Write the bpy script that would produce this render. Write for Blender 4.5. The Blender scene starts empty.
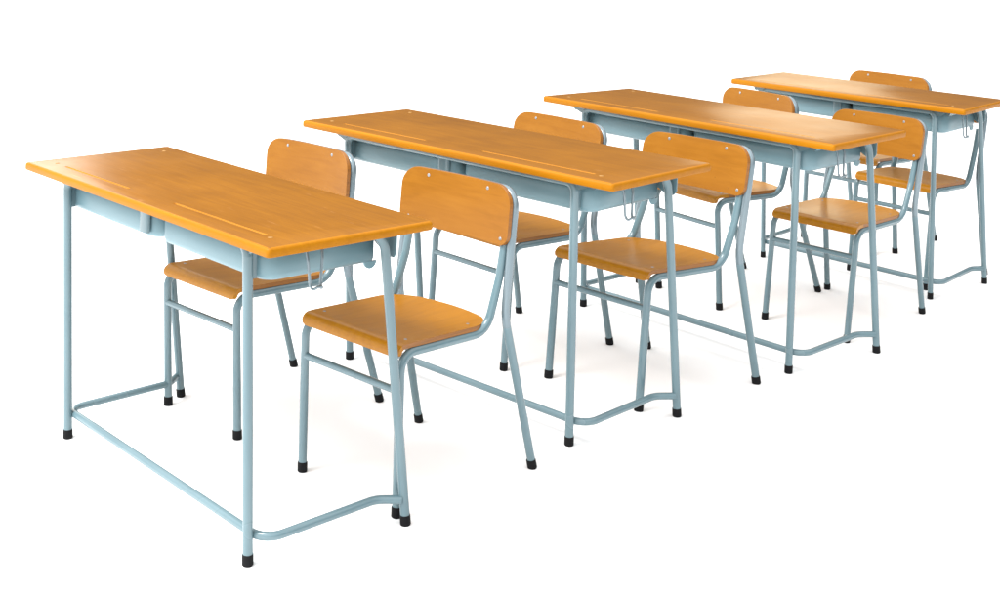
import bpy, bmesh, math, random
from mathutils import Vector, Matrix
random.seed(7)
S = bpy.context.scene
COL = S.collection

# ------------------------------------------------------------------ materials
def new_mat(name):
    m = bpy.data.materials.new(name); m.use_nodes = True
    nt = m.node_tree
    b = nt.nodes['Principled BSDF']
    return m, nt, b

def N(nt, kind, **kw):
    n = nt.nodes.new(kind)
    for k, v in kw.items():
        setattr(n, k, v)
    return n

def ramp(nt, stops):
    r = N(nt, 'ShaderNodeValToRGB')
    e = r.color_ramp.elements
    e[0].position, e[0].color = stops[0][0], (*stops[0][1], 1)
    e[1].position, e[1].color = stops[-1][0], (*stops[-1][1], 1)
    for p, c in stops[1:-1]:
        x = e.new(p); x.color = (*c, 1)
    return r

def varnished_wood(name, dark, mid, light, scale=(1.2, 16, 16), rough=.3, spec=.45, coat=.25, grain=.5, fleck=True, scuff=0.):
    m, nt, b = new_mat(name)
    L = nt.links.new
    tc = N(nt, 'ShaderNodeTexCoord'); oi = N(nt, 'ShaderNodeObjectInfo')
    mul = N(nt, 'ShaderNodeVectorMath', operation='SCALE'); mul.inputs[0].default_value = (13, 7, 5)
    L(oi.outputs['Random'], mul.inputs['Scale'])
    add = N(nt, 'ShaderNodeVectorMath', operation='ADD')
    L(tc.outputs['Object'], add.inputs[0]); L(mul.outputs[0], add.inputs[1])
    mp = N(nt, 'ShaderNodeMapping'); mp.inputs['Scale'].default_value = scale
    L(add.outputs[0], mp.inputs['Vector'])
    n1 = N(nt, 'ShaderNodeTexNoise'); n1.inputs['Scale'].default_value = 3.2; n1.inputs['Detail'].default_value = 6
    n1.inputs['Roughness'].default_value = .62; n1.inputs['Distortion'].default_value = .7
    L(mp.outputs[0], n1.inputs['Vector'])
    mp2 = N(nt, 'ShaderNodeMapping'); mp2.inputs['Scale'].default_value = tuple(s * f for s, f in zip(scale, (2, 4.5, 4.5)))
    L(add.outputs[0], mp2.inputs['Vector'])
    n2 = N(nt, 'ShaderNodeTexNoise'); n2.inputs['Scale'].default_value = 3.5; n2.inputs['Detail'].default_value = 4
    L(mp2.outputs[0], n2.inputs['Vector'])
    n3 = N(nt, 'ShaderNodeTexNoise'); n3.inputs['Scale'].default_value = 7; n3.inputs['Detail'].default_value = 3
    L(add.outputs[0], n3.inputs['Vector'])
    m1 = N(nt, 'ShaderNodeMix'); m1.inputs[0].default_value = .5 * grain
    L(n1.outputs[0], m1.inputs[2]); L(n2.outputs[0], m1.inputs[3])
    m2 = N(nt, 'ShaderNodeMix'); m2.inputs[0].default_value = .22
    L(m1.outputs[0], m2.inputs[2]); L(n3.outputs[0], m2.inputs[3])
    cr = ramp(nt, [(.32, dark), (.5, mid), (.68, light)])
    L(m2.outputs[0], cr.inputs[0])
    col = cr.outputs[0]
    if fleck:       # small dark pores and specks of wear
        vo = N(nt, 'ShaderNodeTexVoronoi'); vo.inputs['Scale'].default_value = 26
        L(add.outputs[0], vo.inputs['Vector'])
        mr = N(nt, 'ShaderNodeMapRange'); mr.inputs[1].default_value = .03; mr.inputs[2].default_value = .075
        mr.inputs[3].default_value = 1; mr.inputs[4].default_value = 0
        L(vo.outputs['Distance'], mr.inputs[0])
        n4 = N(nt, 'ShaderNodeTexNoise'); n4.inputs['Scale'].default_value = 5
        L(add.outputs[0], n4.inputs['Vector'])
        mr2 = N(nt, 'ShaderNodeMapRange'); mr2.inputs[1].default_value = .58; mr2.inputs[2].default_value = .7
        mr2.inputs[3].default_value = 0; mr2.inputs[4].default_value = .45
        L(n4.outputs[0], mr2.inputs[0])
        mm = N(nt, 'ShaderNodeMath', operation='MULTIPLY')
        L(mr.outputs[0], mm.inputs[0]); L(mr2.outputs[0], mm.inputs[1])
        mx = N(nt, 'ShaderNodeMix', data_type='RGBA')
        mx.inputs[7].default_value = (dark[0]*.45, dark[1]*.4, dark[2]*.4, 1)
        L(mm.outputs[0], mx.inputs[0]); L(col, mx.inputs[6]); col = mx.outputs[2]
    if scuff:       # a few short pale scratches in the varnish
        rot = N(nt, 'ShaderNodeMapping'); rot.inputs['Rotation'].default_value = (0, 0, .5); rot.inputs['Scale'].default_value = (14, 240, 40)
        L(add.outputs[0], rot.inputs['Vector'])
        n5 = N(nt, 'ShaderNodeTexNoise'); n5.inputs['Scale'].default_value = 1; n5.inputs['Detail'].default_value = 1; n5.inputs['Distortion'].default_value = .4
        L(rot.outputs[0], n5.inputs['Vector'])
        q1 = N(nt, 'ShaderNodeMapRange'); q1.inputs[1].default_value = .66; q1.inputs[2].default_value = .74; L(n5.outputs[0], q1.inputs[0])
        n6 = N(nt, 'ShaderNodeTexNoise'); n6.inputs['Scale'].default_value = 9; L(add.outputs[0], n6.inputs['Vector'])
        q2 = N(nt, 'ShaderNodeMapRange'); q2.inputs[1].default_value = .56; q2.inputs[2].default_value = .66; q2.inputs[4].default_value = .6*scuff; L(n6.outputs[0], q2.inputs[0])
        qm = N(nt, 'ShaderNodeMath', operation='MULTIPLY'); L(q1.outputs[0], qm.inputs[0]); L(q2.outputs[0], qm.inputs[1])
        qx = N(nt, 'ShaderNodeMix', data_type='RGBA'); qx.inputs[7].default_value = (light[0]*1.5, light[1]*1.8, light[2] + .06, 1)
        L(qm.outputs[0], qx.inputs[0]); L(col, qx.inputs[6]); col = qx.outputs[2]
    L(col, b.inputs['Base Color'])
    rr = N(nt, 'ShaderNodeMapRange'); rr.inputs[3].default_value = rough - .06; rr.inputs[4].default_value = rough + .1
    L(n3.outputs[0], rr.inputs[0]); L(rr.outputs[0], b.inputs['Roughness'])
    b.inputs['Specular IOR Level'].default_value = spec
    b.inputs['Coat Weight'].default_value = coat; b.inputs['Coat Roughness'].default_value = .22
    bp = N(nt, 'ShaderNodeBump'); bp.inputs['Strength'].default_value = .06; bp.inputs['Distance'].default_value = .002
    L(m1.outputs[0], bp.inputs['Height']); L(bp.outputs[0], b.inputs['Normal'])
    return m

def painted_metal(name, a, c, rough=.3, metallic=0., spec=.5, coat=0.):
    m, nt, b = new_mat(name); L = nt.links.new
    tc = N(nt, 'ShaderNodeTexCoord')
    n = N(nt, 'ShaderNodeTexNoise'); n.inputs['Scale'].default_value = 6; n.inputs['Detail'].default_value = 2
    L(tc.outputs['Object'], n.inputs['Vector'])
    cr = ramp(nt, [(.35, a), (.65, c)]); L(n.outputs[0], cr.inputs[0]); L(cr.outputs[0], b.inputs['Base Color'])
    mr = N(nt, 'ShaderNodeMapRange'); mr.inputs[3].default_value = rough - .08; mr.inputs[4].default_value = rough + .12
    L(n.outputs[0], mr.inputs[0]); L(mr.outputs[0], b.inputs['Roughness'])
    b.inputs['Metallic'].default_value = metallic; b.inputs['Coat Weight'].default_value = coat; b.inputs['Coat Roughness'].default_value = .1; b.inputs['Specular IOR Level'].default_value = spec
    return m

M_TOP = varnished_wood('desk_veneer', (.176, .063, .0003), (.224, .083, .0005), (.27, .104, .0008), spec=.08, coat=.18, grain=1., scuff=1.)
M_EDGE = varnished_wood('desk_edge', (.30, .109, .001), (.34, .127, .0015), (.375, .143, .002), rough=.42, coat=0, spec=.12, fleck=False)
M_GROOVE = varnished_wood('groove_wood', (.44, .20, .025), (.50, .235, .035), (.55, .265, .045), rough=.45, coat=0, fleck=False)
M_SEAT = varnished_wood('seat_plywood', (.31, .117, .001), (.362, .141, .0015), (.41, .166, .0025), scale=(16, 1.4, 16), rough=.32, coat=.2, spec=.2, scuff=.8)
M_BACK = varnished_wood('back_plywood', (.222, .081, .004), (.258, .098, .006), (.29, .115, .009), scale=(1.6, 16, 16), grain=.4, rough=.36, coat=.12, spec=.15)
M_PLY = varnished_wood('plywood_edge', (.16, .055, .003), (.23, .082, .005), (.30, .11, .008), scale=(1.2, 1.2, 60), rough=.45, coat=.1, fleck=False)
M_BLUE = painted_metal('pale_blue_paint', (.100, .168, .194), (.118, .190, .216), rough=.22, coat=.25)
M_TRAY = painted_metal('blue_grey_tray_paint', (.135, .238, .278), (.152, .26, .30), rough=.36, coat=.05)
M_WORN = painted_metal('worn_grey_tube_paint', (.12, .172, .20), (.16, .207, .232), rough=.2, metallic=.3, coat=.5)
M_RUB = painted_metal('black_rubber', (.003, .003, .004), (.007, .007, .008), rough=.6, spec=.15)
M_STEEL = painted_metal('bright_steel', (.24, .26, .28), (.34, .36, .38), rough=.35, metallic=.7)
M_PLUG = painted_metal('pale_filler', (.28, .13, .02), (.38, .22, .07), rough=.5)

m, nt, b = new_mat('white_studio_floor')
tc = N(nt, 'ShaderNodeTexCoord'); n = N(nt, 'ShaderNodeTexNoise'); n.inputs['Scale'].default_value = 1.5; n.inputs['Detail'].default_value = 4
nt.links.new(tc.outputs['Object'], n.inputs['Vector'])
cr = ramp(nt, [(.3, (.92, .925, .93)), (.7, (.94, .945, .95))]); nt.links.new(n.outputs[0], cr.inputs[0])
nt.links.new(cr.outputs[0], b.inputs['Base Color']); b.inputs['Roughness'].default_value = .9
b.inputs['Specular IOR Level'].default_value = .05
M_FLOOR = m

# ------------------------------------------------------------------ mesh helpers
def link(name, mesh, mats, parent=None, smooth=35):
    for mt in mats: mesh.materials.append(mt)
    if smooth:
        for p in mesh.polygons: p.use_smooth = True
        mesh.set_sharp_from_angle(angle=math.radians(smooth))
    o = bpy.data.objects.new(name, mesh); COL.objects.link(o)
    if parent: o.parent = parent
    return o

def pydata(name, V, F, MI=None):
    me = bpy.data.meshes.new(name); me.from_pydata(V, [], F)
    if MI:
        for p, k in zip(me.polygons, MI): p.material_index = k
    me.update(); return me

def fillet(pts, rad, seg=7):
    """polyline with rounded inner corners; rad = one radius per inner point"""
    P = [Vector(p) for p in pts]; out = [P[0]]
    for i in range(1, len(P) - 1):
        a, b_, c = P[i-1], P[i], P[i+1]
        r = rad[i-1] if isinstance(rad, (list, tuple)) else rad
        d1 = (a - b_).normalized(); d2 = (c - b_).normalized()
        ang = d1.angle(d2)
        t = r / math.tan(ang / 2)
        t = min(t, .49 * (a - b_).length if i > 1 else .95 * (a - b_).length, .49 * (c - b_).length if i < len(P) - 2 else .95 * (c - b_).length)
        r = t * math.tan(ang / 2)
        cen = b_ + (d1 + d2).normalized() * (r / math.sin(ang / 2))
        s = b_ + d1 * t - cen; e = b_ + d2 * t - cen
        tot = s.angle(e); ax = s.cross(e).normalized()
        n = max(3, int(seg * tot / (math.pi / 2) + 1.5))
        for k in range(n + 1):
            out.append(cen + Matrix.Rotation(tot * k / n, 3, ax) @ s)
    out.append(P[-1]); return out

def sweep(paths, r, n=16, i0=0, i1=None):
    """tubes along point lists, rings i0..i1 of them -> (V, F)"""
    V, F = [], []
    cap = True
    for path in paths:
        P = [Vector(p) for p in path]
        T = []
        for i in range(len(P)):
            d = Vector()
            if i > 0: d += (P[i] - P[i-1]).normalized()
            if i < len(P) - 1: d += (P[i+1] - P[i]).normalized()
            T.append(d.normalized())
        u = T[0].orthogonal().normalized(); base = len(V)
        last = len(P) - 1 if i1 is None else i1
        for i, p in enumerate(P):
            if i > last: break
            if i: u = (T[i-1].rotation_difference(T[i]) @ u)
            u = (u - T[i] * u.dot(T[i])).normalized(); w = T[i].cross(u)
            if i < i0: continue
            for k in range(n):
                a = 2 * math.pi * k / n
                V.append(p + (u * math.cos(a) + w * math.sin(a)) * r)
        cnt = last - i0 + 1
        for i in range(cnt - 1):
            for k in range(n):
                a = base + i*n + k; b_ = base + i*n + (k+1) % n
                F.append((a, b_, b_ + n, a + n))
        if cap:
            F.append(tuple(base + k for k in reversed(range(n))))
            F.append(tuple(base + (cnt-1)*n + k for k in range(n)))
    return V, F

def lathe(profile, origin, axis, n=20):
    """closed solid of revolution; profile = [(radius, height)...]"""
    ax = Vector(axis).normalized(); u = ax.orthogonal().normalized(); w = ax.cross(u)
    V, F = [], []
    for r, h in profile:
        for k in range(n):
            a = 2*math.pi*k/n
            V.append(Vector(origin) + ax*h + (u*math.cos(a) + w*math.sin(a))*r)
    for i in range(len(profile) - 1):
        for k in range(n):
            a = i*n+k; b_ = i*n+(k+1) % n
            F.append((a, b_, b_+n, a+n))
    F.append(tuple(reversed(range(n)))); F.append(tuple((len(profile)-1)*n+k for k in range(n)))
    return V, F

def empty(name, loc, rz, label, cat, group):
    o = bpy.data.objects.new(name, None); COL.objects.link(o)
    o.empty_display_size = .1
    o.location = loc; o.rotation_euler = (0, 0, rz)
    o['label'] = label; o['category'] = cat; o['group'] = group
    return o

def curved_slab(cols, surf, thick, nrm_dir, rows):
    """cols: list of (x, lo, hi); surf(x, t) -> point (t = coordinate between lo and hi); returns V,F,MI with edge faces index 1"""
    V, F, MI = [], [], []
    nc, nr = len(cols), rows + 1
    for layer in (0, 1):
        for (x, lo, hi) in cols:
            for j in range(nr):
                t = lo + (hi - lo) * j / rows
                p = Vector(surf(x, t))
                if layer:
                    e = 1e-3
                    du = Vector(surf(x + e, t)) - Vector(surf(x - e, t)); dv = Vector(surf(x, t + e)) - Vector(surf(x, t - e))
                    nn = du.cross(dv).normalized()
                    if nn.dot(Vector(nrm_dir)) > 0: nn = -nn
                    p = p + nn * thick
                V.append(p)
    h = nc * nr
    def q(a, b_, c, d, mi): F.append((a, b_, c, d)); MI.append(mi)
    for i in range(nc - 1):
        for j in range(rows):
            a = i*nr + j
            q(a, a+nr, a+nr+1, a+1, 0); q(h+a, h+a+1, h+a+nr+1, h+a+nr, 0)
        a = i*nr
        q(a, h+a, h+a+nr, a+nr, 1)
        a = i*nr + rows
        q(a, a+nr, h+a+nr, h+a, 1)
    for j in range(rows):
        q(j, j+1, h+j+1, h+j, 1)
        a = (nc-1)*nr + j
        q(a, h+a, h+a+1, a+1, 1)
    return V, F, MI

def bevel_mod(o, w, seg=2, ang=40):
    md = o.modifiers.new('edge_round', 'BEVEL'); md.width = w; md.segments = seg
    md.limit_method = 'ANGLE'; md.angle_limit = math.radians(ang); md.harden_normals = False

# ------------------------------------------------------------------ school desk
R_TUBE = .0107
def foot_cap(parent, V, d, warp):
    foot, up = Vector(V), Vector(d).normalized()
    v, f = lathe([(.0104, .0), (.0119, .002), (.0119, .0215), (.0115, .0236), (.0105, .0242)], foot, up)
    return link('foot_cap', pydata('foot_cap', [warp(p) for p in v], f), [M_RUB], parent)

def make_desk(loc, rz, label, warp, L, D):
    """front (away from the pupils) is -y; warp bends each hand-made desk slightly out of true"""
    root = empty('school_desk', loc, rz, label, 'desk', 'two-seat school desks standing in a row')
    H, TH = .70, .0205
    # tabletop: rounded slab with two pencil grooves cut into it
    def loop(inset, z, rc=.009):
        hx, hy = L/2 - inset, D/2 - inset; r = max(rc - inset*.5, .003); out = []
        for cx, cy, a0 in ((hx-r, hy-r, 0), (-hx+r, hy-r, 90), (-hx+r, -hy+r, 180), (hx-r, -hy+r, 270)):
            for k in range(6):
                a = math.radians(a0 + 18*k); out.append((cx + r*math.cos(a), cy + r*math.sin(a), z))
        return out
    rings = [loop(.0045, H-TH), loop(.0013, H-TH+.0013), loop(0, H-TH+.0045), loop(0, H-.0065), loop(.0009, H-.0033), loop(.0033, H-.0009), loop(.0065, H)]
    V, F, MI = [], [], []
    for rg in rings: V += rg
    n = len(rings[0])
    for i in range(len(rings)-1):
        for k in range(n):
            F.append((i*n+k, i*n+(k+1) % n, (i+1)*n+(k+1) % n, (i+1)*n+k)); MI.append(1)
    F.append(tuple(reversed(range(n)))); MI.append(0)
    F.append(tuple((len(rings)-1)*n+k for k in range(n))); MI.append(0)
    slab = bpy.data.objects.new('slab', pydata('slab', V, F, MI)); COL.objects.link(slab)
    cv, cf = [], []
    for x0, x1, y in ((-.432, -.11, -.152), (.095, .452, -.148)):
        r = .0038; ring = []
        for cx, a0 in ((x1, -90), (x0, 90)):
            for k in range(9):
                a = math.radians(a0 + 180*k/8); ring.append((cx + r*math.cos(a), y + r*math.sin(a)))
        base = len(cv); nn = len(ring)
        cv += [(x, yy, H-.0032) for x, yy in ring] + [(x, yy, H+.01) for x, yy in ring]
        for k in range(nn): cf.append((base+k, base+(k+1) % nn, base+nn+(k+1) % nn, base+nn+k))
        cf.append(tuple(base+k for k in reversed(range(nn)))); cf.append(tuple(base+nn+k for k in range(nn)))
    cut = bpy.data.objects.new('cut', pydata('cut', cv, cf)); COL.objects.link(cut)
    md = slab.modifiers.new('b', 'BOOLEAN'); md.operation = 'DIFFERENCE'; md.object = cut; md.solver = 'EXACT'
    dg = bpy.context.evaluated_depsgraph_get(); dg.update()
    me = bpy.data.meshes.new_from_object(slab.evaluated_get(dg))
    bpy.data.objects.remove(slab); bpy.data.objects.remove(cut)
    me.materials.clear(); me.name = 'tabletop'
    for p in me.polygons:
        c = p.center; p.material_index = 0
        if abs(p.normal.z) < .97 and (abs(c.x) > L/2-.008 or abs(c.y) > D/2-.008): p.material_index = 1
        if H-.0034 < c.z < H-.0008 and abs(c.y+.15) < .02 and abs(c.x) < .47: p.material_index = 2
    for v in me.vertices: v.co = warp(v.co)
    top = link('tabletop', me, [M_TOP, M_EDGE, M_GROOVE], root, 40)
    for sx, sy in ((-.488, -.15), (.478, -.155), (-.485, .158)):
        v, f = lathe([(.0056, -.001), (.0056, .0003), (.0045, .0007)], (sx, sy, H), (0, 0, 1), 14)
        link('screw_plug', pydata('screw_plug', [warp(p) for p in v], f), [M_PLUG], top)
    # front frame: two front legs with one rail under the top, bent from one tube
    zt = H - TH - .0085
    pts = fillet([(-.4025, -.1355, .003), (-.406, -.160, zt), (.406, -.160, zt), (.4025, -.1355, .003)], .024, 7)
    def part(name, path, r=R_TUBE, mat=M_BLUE, parent=root, nseg=16, i0=0, i1=None):
        v, f = sweep([path], r, nseg, i0, i1)
        return link(name, pydata(name, [warp(p) for p in v], f), [mat], parent, 50)
    e = len(pts) - 1
    leg_l = part('leg', pts, i1=1); leg_r = part('leg', pts, i0=e-1)
    part('front_rail', pts, i0=1, i1=e-1)
    foot_cap(leg_l, (-.4025, -.1355, 0), pts[1]-pts[0], warp)
    foot_cap(leg_r, (.4025, -.1355, 0), pts[-2]-pts[-1], warp)
    # rear legs, splayed, bent forwards under the top
    for s in (-1, 1):
        p = fillet([(s*.4728, .2258, .003), (s*.462, .146, zt), (s*.455, -.150, zt)], .055, 8)
        lg = part('leg', p, i1=1); foot_cap(lg, (s*.4728, .2258, 0), p[1]-p[0], warp)
        part('side_rail', p, i0=1)
        # folded gusset at the rear corner, with a round lug below the tray
        v, f = [], []
        prof = [(.398, .676), (.474, .676), (.474, .618), (.466, .606), (.440, .606), (.398, .630)]
        for y in (.1725, .1750): v += [(s*x, y, z) for x, z in prof]
        m_ = len(prof)
        f = [tuple(range(m_)), tuple(m_+k for k in reversed(range(m_)))] + [(k, m_+k, m_+(k+1) % m_, (k+1) % m_) for k in range(m_)]
        link('corner_gusset', pydata('corner_gusset', [warp(Vector(q)) for q in v], f), [M_TRAY], root, 30)
        # half-round lug under the rear corner of the tray
        prof = [(.136 + .0165*math.cos(math.radians(a)), .5965 + .0165*math.sin(math.radians(a))) for a in range(-180, 1, 15)]
        v = []
        for x in (.428, .433): v += [(s*x, y, z) for y, z in prof]
        m_ = len(prof)
        f = [tuple(range(m_)), tuple(m_+k for k in reversed(range(m_)))] + [(k, m_+k, m_+(k+1) % m_, (k+1) % m_) for k in range(m_)]
        link('tray_lug', pydata('tray_lug', [warp(Vector(q)) for q in v], f), [M_TRAY], root, 30)
        # strap from the front leg back to the tray
        v = [(s*x, y, z) for z in (.599, .676) for x, y in ((.4035, -.157), (.4085, -.157), (.4085, -.1375), (.4035, -.1375))]
        link('tray_strap', pydata('tray_strap', [warp(Vector(q)) for q in v], [(3, 2, 1, 0), (4, 5, 6, 7), (0, 1, 5, 4), (1, 2, 6, 5), (2, 3, 7, 6), (3, 0, 4, 7)]), [M_BLUE], root, 30)
        # small gusset outside the front leg
        prof = [(.404, .677), (.452, .677), (.452, .672), (.436, .662), (.404, .650)]
        v = []
        for y in (-.1630, -.1600): v += [(s*x, y, z) for x, z in prof]
        m_ = len(prof)
        f = [tuple(range(m_)), tuple(m_+k for k in reversed(range(m_)))] + [(k, m_+k, m_+(k+1) % m_, (k+1) % m_) for k in range(m_)]
        link('leg_gusset', pydata('leg_gusset', [warp(Vector(q)) for q in v], f), [M_BLUE], root, 30)
        # bag hook: a wire loop hanging from the end of the tray
        w = fillet([(s*.443, -.070, .668), (s*.478, -.068, .664), (s*.483, -.066, .640), (s*.484, -.060, .590), (s*.489, -.057, .577), (s*.499, -.052, .586),
                    (s*.499, -.040, .586), (s*.489, -.036, .577), (s*.484, -.033, .590), (s*.483, -.030, .640), (s*.478, -.028, .664), (s*.443, -.026, .668)],
                   [.012, .02, .010, .009, .006, .006, .009, .010, .02, .012], 6)
        part('bag_hook', w, .0031, M_WORN, nseg=10)
    # foot rail: one tube bent round three sides, welded inside the front legs
    p = fillet([(-.474, .212, .060), (-.438, .168, .060), (-.438, -.122, .060), (.438, -.122, .060), (.438, .168, .060), (.474, .212, .060)],
               [.05, .045, .045, .05], 8)
    part('foot_rail', p, .0093)
    # two pressed-steel book trays
    for x0, x1 in ((-.452, -.007), (.007, .440)):
        bm = bmesh.new()
        y0, y1, z0, z1 = -.139, .138, .594, .6775
        vs = [bm.verts.new(c) for c in ((x0, y0, z0), (x1, y0, z0), (x1, y1, z0), (x0, y1, z0), (x0, y0, z1), (x1, y0, z1), (x1, y1, z1), (x0, y1, z1))]
        for q in ((0, 3, 2, 1), (0, 1, 5, 4), (1, 2, 6, 5), (3, 0, 4, 7)): bm.faces.new([vs[i] for i in q])
        bm.edges.ensure_lookup_table()
        ev = [e for e in bm.edges if abs(e.verts[0].co.z - e.verts[1].co.z) > .05 and e.verts[0].co.y < 0]
        bmesh.ops.bevel(bm, geom=ev, offset=.042, segments=9, profile=.5, affect='EDGES')
        eb = [e for e in bm.edges if len(e.link_faces) == 2 and all(abs(v.co.z - z0) < 1e-5 for v in e.verts)]
        bmesh.ops.bevel(bm, geom=eb, offset=.016, segments=5, profile=.5, affect='EDGES')
        bmesh.ops.recalc_face_normals(bm, faces=bm.faces)
        for v in bm.verts: v.co = warp(v.co)
        me = bpy.data.meshes.new('book_tray'); bm.to_mesh(me); bm.free()
        o = link('book_tray', me, [M_TRAY], root, 40)
        sd = o.modifiers.new('sheet', 'SOLIDIFY'); sd.thickness = .0014; sd.offset = -1
    # rounded bracket in front of the gap between the trays
    V, F, nb = [], [], 10
    for z in (.606, .675):
        for k in range(nb+1):
            a = math.pi*k/nb
            V.append(warp((-.046 - .019*math.copysign(abs(math.cos(a))**.5, math.cos(a)), -.139 - .0085*math.sin(a)**.5, z)))
    for k in range(nb): F.append((k, k+1, nb+2+k, nb+1+k))
    F.append(tuple(range(nb+1))); F.append(tuple(nb+1+k for k in reversed(range(nb+1)))); F.append((nb, 0, nb+1, 2*nb+1))
    link('centre_bracket', pydata('centre_bracket', V, F), [M_BLUE], root, 50)
    return root

# ------------------------------------------------------------------ school chair
def rounded_cols(w, lo, hi, rlo, rhi, k=9, mid=12):
    """columns across a rounded rectangle"""
    xs = set()
    rm = max(rlo, rhi)
    for i in range(k+1):
        xs.add(round(-w + rm*(1-math.cos(math.pi/2*i/k)), 6)); xs.add(round(w - rm*(1-math.cos(math.pi/2*i/k)), 6))
    for i in range(mid+1): xs.add(round(-w+rm + (2*w-2*rm)*i/mid, 6))
    out = []
    for x in sorted(xs):
        e = w - abs(x)
        def dip(r): return 0 if e >= r else r - math.sqrt(max(0, r*r - (r-e)**2))
        out.append((x, lo + dip(rlo), hi - dip(rhi)))
    return out

def make_chair(loc, rz, label, warp, back_z=(.558, .7025)):
    root = empty('school_chair', loc, rz, label, 'chair', 'plywood school chairs behind the desks')
    def part(name, path, r=.0102, mat=M_BLUE, parent=root, nseg=16, i0=0, i1=None):
        v, f = sweep([path], r, nseg, i0, i1)
        return link(name, pydata(name, [warp(p) for p in v], f), [mat], parent, 50)
    # seat --------------------------------------------------------------
    W = .161
    cols = rounded_cols(W, 0, 1, .012, .16, 8, 16)
    cc = []
    for x, lo, hi in cols:
        a = abs(x)/W
        yr = .350 - .036*a**2.0 - (.062 - math.sqrt(max(0, .062**2 - max(0, abs(x)-(W-.062))**2)))
        cc.append((x, lo - .024, yr))
    def surf(x, t):
        t2 = t
        # the front edge rolls over and drops
        if t2 < .024:
            u = .024 - t2; r = .023
            a = min(1.45, max(0, u - .006)/.034*1.45)
            y = .024 - min(u, .006) - r*math.sin(a) - .006*max(0, u - .040)/.008*.2
            z = .388 - r*(1-math.cos(a)) - max(0, u - .040)
        else:
            y = t2; z = .388 - .0085*max(0, t2-.034)/.3
        z -= .0085*(1-(x/W)**2)*math.sin(math.pi*min(1, max(0, (y-.02)/.36)))
        return (x, y, z)
    V, F, MI = curved_slab(cc, surf, .0115, (0, -.3, 1), 60)
    me = pydata('seat', [warp(p) for p in V], F, MI)
    seat = link('seat', me, [M_SEAT, M_PLY], root, 40)
    for poly in me.polygons:      # front and side edges keep the varnish colour
        if poly.material_index == 1 and poly.center.y < .02: poly.material_index = 0
    bevel_mod(seat, .002)
    for sx, y in ((-.135, .045), (.135, .045), (-.132, .258), (.132, .258)):
        z = surf(sx, y)[2]
        v, f = lathe([(.0040, -.001), (.0040, .0004), (.003, .0010)], (sx, y, z), (0, 0, 1), 12)
        link('rivet', pydata('rivet', [warp(p) for p in v], f), [M_STEEL], seat)
    # backrest ------------------------------------------------------------
    WB, z0, z1 = .1795, *back_z
    bc = rounded_cols(WB, z0, z1, .030, .050, 9, 14)
    def bs(x, z):
        return (x, .337 + .0155*(1-(x/WB)**2) + (z-.56)*.09, z)
    V, F, MI = curved_slab(bc, bs, .0105, (0, -1, 0), 10)
    back = link('backrest', pydata('backrest', [warp(p) for p in V], F, MI), [M_BACK, M_PLY], root, 40)
    bevel_mod(back, .0018)
    for sx, z in ((-.098, z1-.0165), (.098, z1-.0165), (-.151, z0+.017), (.155, z0+.017)):
        y = bs(sx, z)[1]
        v, f = lathe([(.0044, -.001), (.0044, .0005), (.0032, .0014)], (sx, y, z), (0, -1, 0), 14)
        link('screw', pydata('screw', [warp(p) for p in v], f), [M_STEEL], back)
    # frame ----------------------------------------------------------------
    for s in (-1, 1):       # front leg, seat rail and short upright bent from one tube
        zr = .3665
        p = fillet([(s*.158, .003, .003), (s*.158, .006, zr), (s*.1575, .296, zr-.0075), (s*.1555, .341, .480), (s*.1555, .3605, .572)], [.040, .062, .05], 8)
        lg = part('leg', p, i1=1); foot_cap(lg, (s*.158, .003, 0), p[1]-p[0], warp)
        part('seat_rail', p, i0=1)
    za = back_z[1] - .0135
    arch = fillet([(-.191, .4414, .003), (-.1765, .340, .394), (-.1755, .3725, za), (-.09, .3865, za), (.09, .3865, za), (.1755, .3725, za), (.1765, .340, .394), (.191, .4414, .003)],
                  [.16, .052, .5, .5, .052, .16], 9)
    e = len(arch) - 1
    lg1 = part('leg', arch, i1=1); lg2 = part('leg', arch, i0=e-1)
    foot_cap(lg1, (-.191, .4414, 0), arch[1]-arch[0], warp); foot_cap(lg2, (.191, .4414, 0), arch[-2]-arch[-1], warp)
    part('back_frame', arch, mat=M_WORN, i0=1, i1=e-1)
    part('crossbar', [(-.158, .0045, .283), (.158, .0045, .283)], .0085)
    return root

# ------------------------------------------------------------------ the row of desks
DESKS = [
 ((-.67786, 2.82342), -.79069, (-.04698, .00206, -.037, .01722, -.03317, .02531, .010, -.05),
  'orange-topped two-seat school desk nearest the viewer, at the left end of the row'),
 ((-.03495, 3.45776), -.73251, (.00708, .04717, -.01023, .02436, .02298, -.02242, 0, .015),
  'second desk from the viewer, behind the two nearest chairs'),
 ((.68018, 4.04026), -.79265, (.02303, .02337, .04341, .01775, .0045, .00179, 0, .07),
  'third desk from the viewer, between the second desk and the farthest desk'),
 ((1.40152, 4.82125), -.7856, (.02028, -.11022, .00779, -.06483, -.0074, -.00282, 0, .02),
  'farthest desk, at the right end of the row, its corner at the picture edge'),
]
for (x, y), t, e, lab in DESKS:
    def warp(q, e=e):
        q = Vector(q); s = q.z/.7
        px = q.x*(1+e[1]); py = q.y*(1+e[2]); px += e[3]*py; px *= 1 - e[7]*q.y*s
        return Vector((px + e[4]*s, py + e[5]*s, q.z*(1+e[0]+e[6]*q.x)))
    make_desk((x, y, 0), t, lab, warp, 1.105, .4187)

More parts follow.
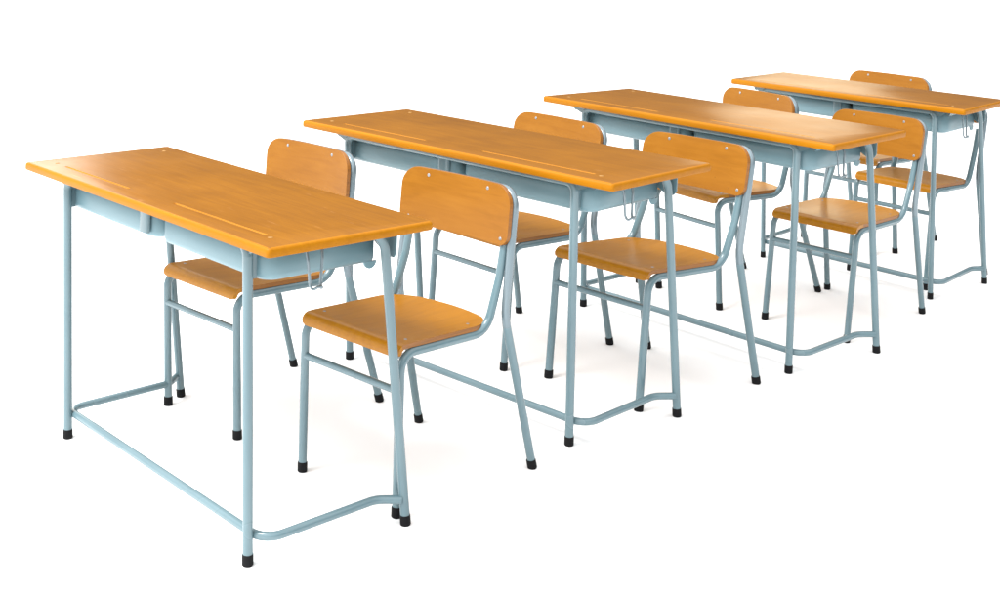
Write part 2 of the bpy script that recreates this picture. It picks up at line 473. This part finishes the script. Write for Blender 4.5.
CHAIRS = [
 ((-.3379, 2.7549), -.7151, (.0132, -.0817, -.0186, .0396, -.0016, -.0044),
  'plywood chair nearest the viewer, whole seat in view right of the nearest desk'),
 ((-.7534, 3.1318), -.7222, (-.0367, -.0357, -.0299, .0695, -.0148, -.0073),
  'leftmost school chair, mostly hidden by the top of the nearest desk'),
 ((.2832, 3.4015), -.7575, (.0376, -.0351, -.0099, .1601, .0096, .0088),
  'chair at the near end of the second desk, its back before the third desk'),
 ((-.1039, 3.6983), -.7937, (.0603, -.0416, -.0099, .0287, .006, .01),
  'chair at the far end of the second desk, back peeking over its top'),
 ((.6852, 4.374), -.9191, (-.0525, .0982, .0241, .0191, -.0151, -.023),
  'chair at the far end of the third desk, back peeking over its top'),
 ((1.0205, 4.0753), -.7739, (-.0276, .1205, -.02, -.0327, .018, .0037),
  'chair at the near end of the third desk, its back before the farthest desk'),
 ((1.4605, 4.6829), -.8216, (.0172, -.10, .0074, .0069, .0099, .0066),
  'chair pushed under the near end of the farthest desk, its back hidden'),
 ((1.418, 5.205), -.83, (.07, 0, .01, 0, 0, 0),
  'farthest chair, its back peeking over the middle of the farthest desk'),
]
for (x, y), t, e, lab in CHAIRS:
    def warp(q, e=e):
        q = Vector(q); s = q.z/.4; yy = q.y - .2
        px = q.x*(1+e[0]) + e[3]*yy; py = .2 + yy*(1+e[1])
        return Vector((px + e[4]*s, py + e[5]*s, q.z*(1+e[2])))
    make_chair((x, y, 0), t, lab, warp, (.595, .668) if 'pushed under' in lab else (.558, .7025))

# ------------------------------------------------------------------ floor, light, camera
me = pydata('floor', [(-120, -60, 0), (120, -60, 0), (120, 240, 0), (-120, 240, 0)], [(0, 1, 2, 3)])
fl = link('floor', me, [M_FLOOR], None, 0)
fl['kind'] = 'structure'

W = bpy.data.worlds.new('World'); S.world = W; W.use_nodes = True
nt = W.node_tree; L = nt.links.new; bg = nt.nodes['Background']
tc = N(nt, 'ShaderNodeTexCoord'); sp = N(nt, 'ShaderNodeSeparateXYZ'); L(tc.outputs['Generated'], sp.inputs[0])
def mr(src, a, b_, c, d):
    n = N(nt, 'ShaderNodeMapRange', interpolation_type='SMOOTHSTEP')
    for i, v in enumerate((a, b_, c, d)): n.inputs[i+1].default_value = v
    L(src, n.inputs[0]); return n.outputs[0]
def add(a, b_):
    n = N(nt, 'ShaderNodeMath', operation='ADD'); L(a, n.inputs[0]); L(b_, n.inputs[1]); return n.outputs[0]
dt = N(nt, 'ShaderNodeVectorMath', operation='DOT_PRODUCT'); dt.inputs[1].default_value = (-.78, -.62, .1)
L(tc.outputs['Generated'], dt.inputs[0])
tot = add(add(mr(sp.outputs[1], -.6, .55, .04, .14), mr(dt.outputs['Value'], -.1, .95, 0, 1.5)), mr(sp.outputs[2], .2, .9, 0, 1.75))
L(tot, bg.inputs['Strength']); bg.inputs['Color'].default_value = (1, 1, 1, 1)

def area(name, loc, target, size, power, col=(1, 1, 1)):
    l = bpy.data.lights.new(name, 'AREA'); l.shape = 'DISK'; l.size = size; l.energy = power; l.color = col
    o = bpy.data.objects.new(name, l); COL.objects.link(o); o.location = loc
    o.rotation_euler = (Vector(target) - Vector(loc)).to_track_quat('-Z', 'Y').to_euler(); return o
area('key_softbox', (-3.0, 1.6, 5.0), (.3, 3.8, .3), 2.6, 360, (1, .985, .965))
area('window_softbox', (3.1, 12.7, 1.95), (1.0, 4.5, .7), 1.8, 19, (1, .86, .60))
area('side_window_softbox', (-4.9, 9.9, 2.4), (-.8, 3.0, .7), 3.2, 85, (1, .93, .82))

cam = bpy.data.cameras.new('camera'); co = bpy.data.objects.new('camera', cam); COL.objects.link(co)
f, pitch, roll, h, cx, cy = 1239.19242, .03537, .03401, 1.29788, 511.06393, -28.84291
cam.sensor_width = 36; cam.lens = f/1000*36
cam.shift_x = (500-cx)/1000; cam.shift_y = -(298.4-cy)/1000
cam.clip_end = 1000; cam.clip_start = .05
fw = Vector((0, math.cos(pitch), -math.sin(pitch))); R = Vector((1, 0, 0)); U = R.cross(fw)
R2 = R*math.cos(roll) + U*math.sin(roll); U2 = U*math.cos(roll) - R*math.sin(roll)
co.matrix_world = Matrix(((R2.x, U2.x, -fw.x, 0), (R2.y, U2.y, -fw.y, 0), (R2.z, U2.z, -fw.z, h), (0, 0, 0, 1)))
S.camera = co

S.view_settings.view_transform = 'Standard'; S.view_settings.look = 'None'
S.view_settings.exposure = .27; S.view_settings.gamma = 1
S.render.engine = 'CYCLES'
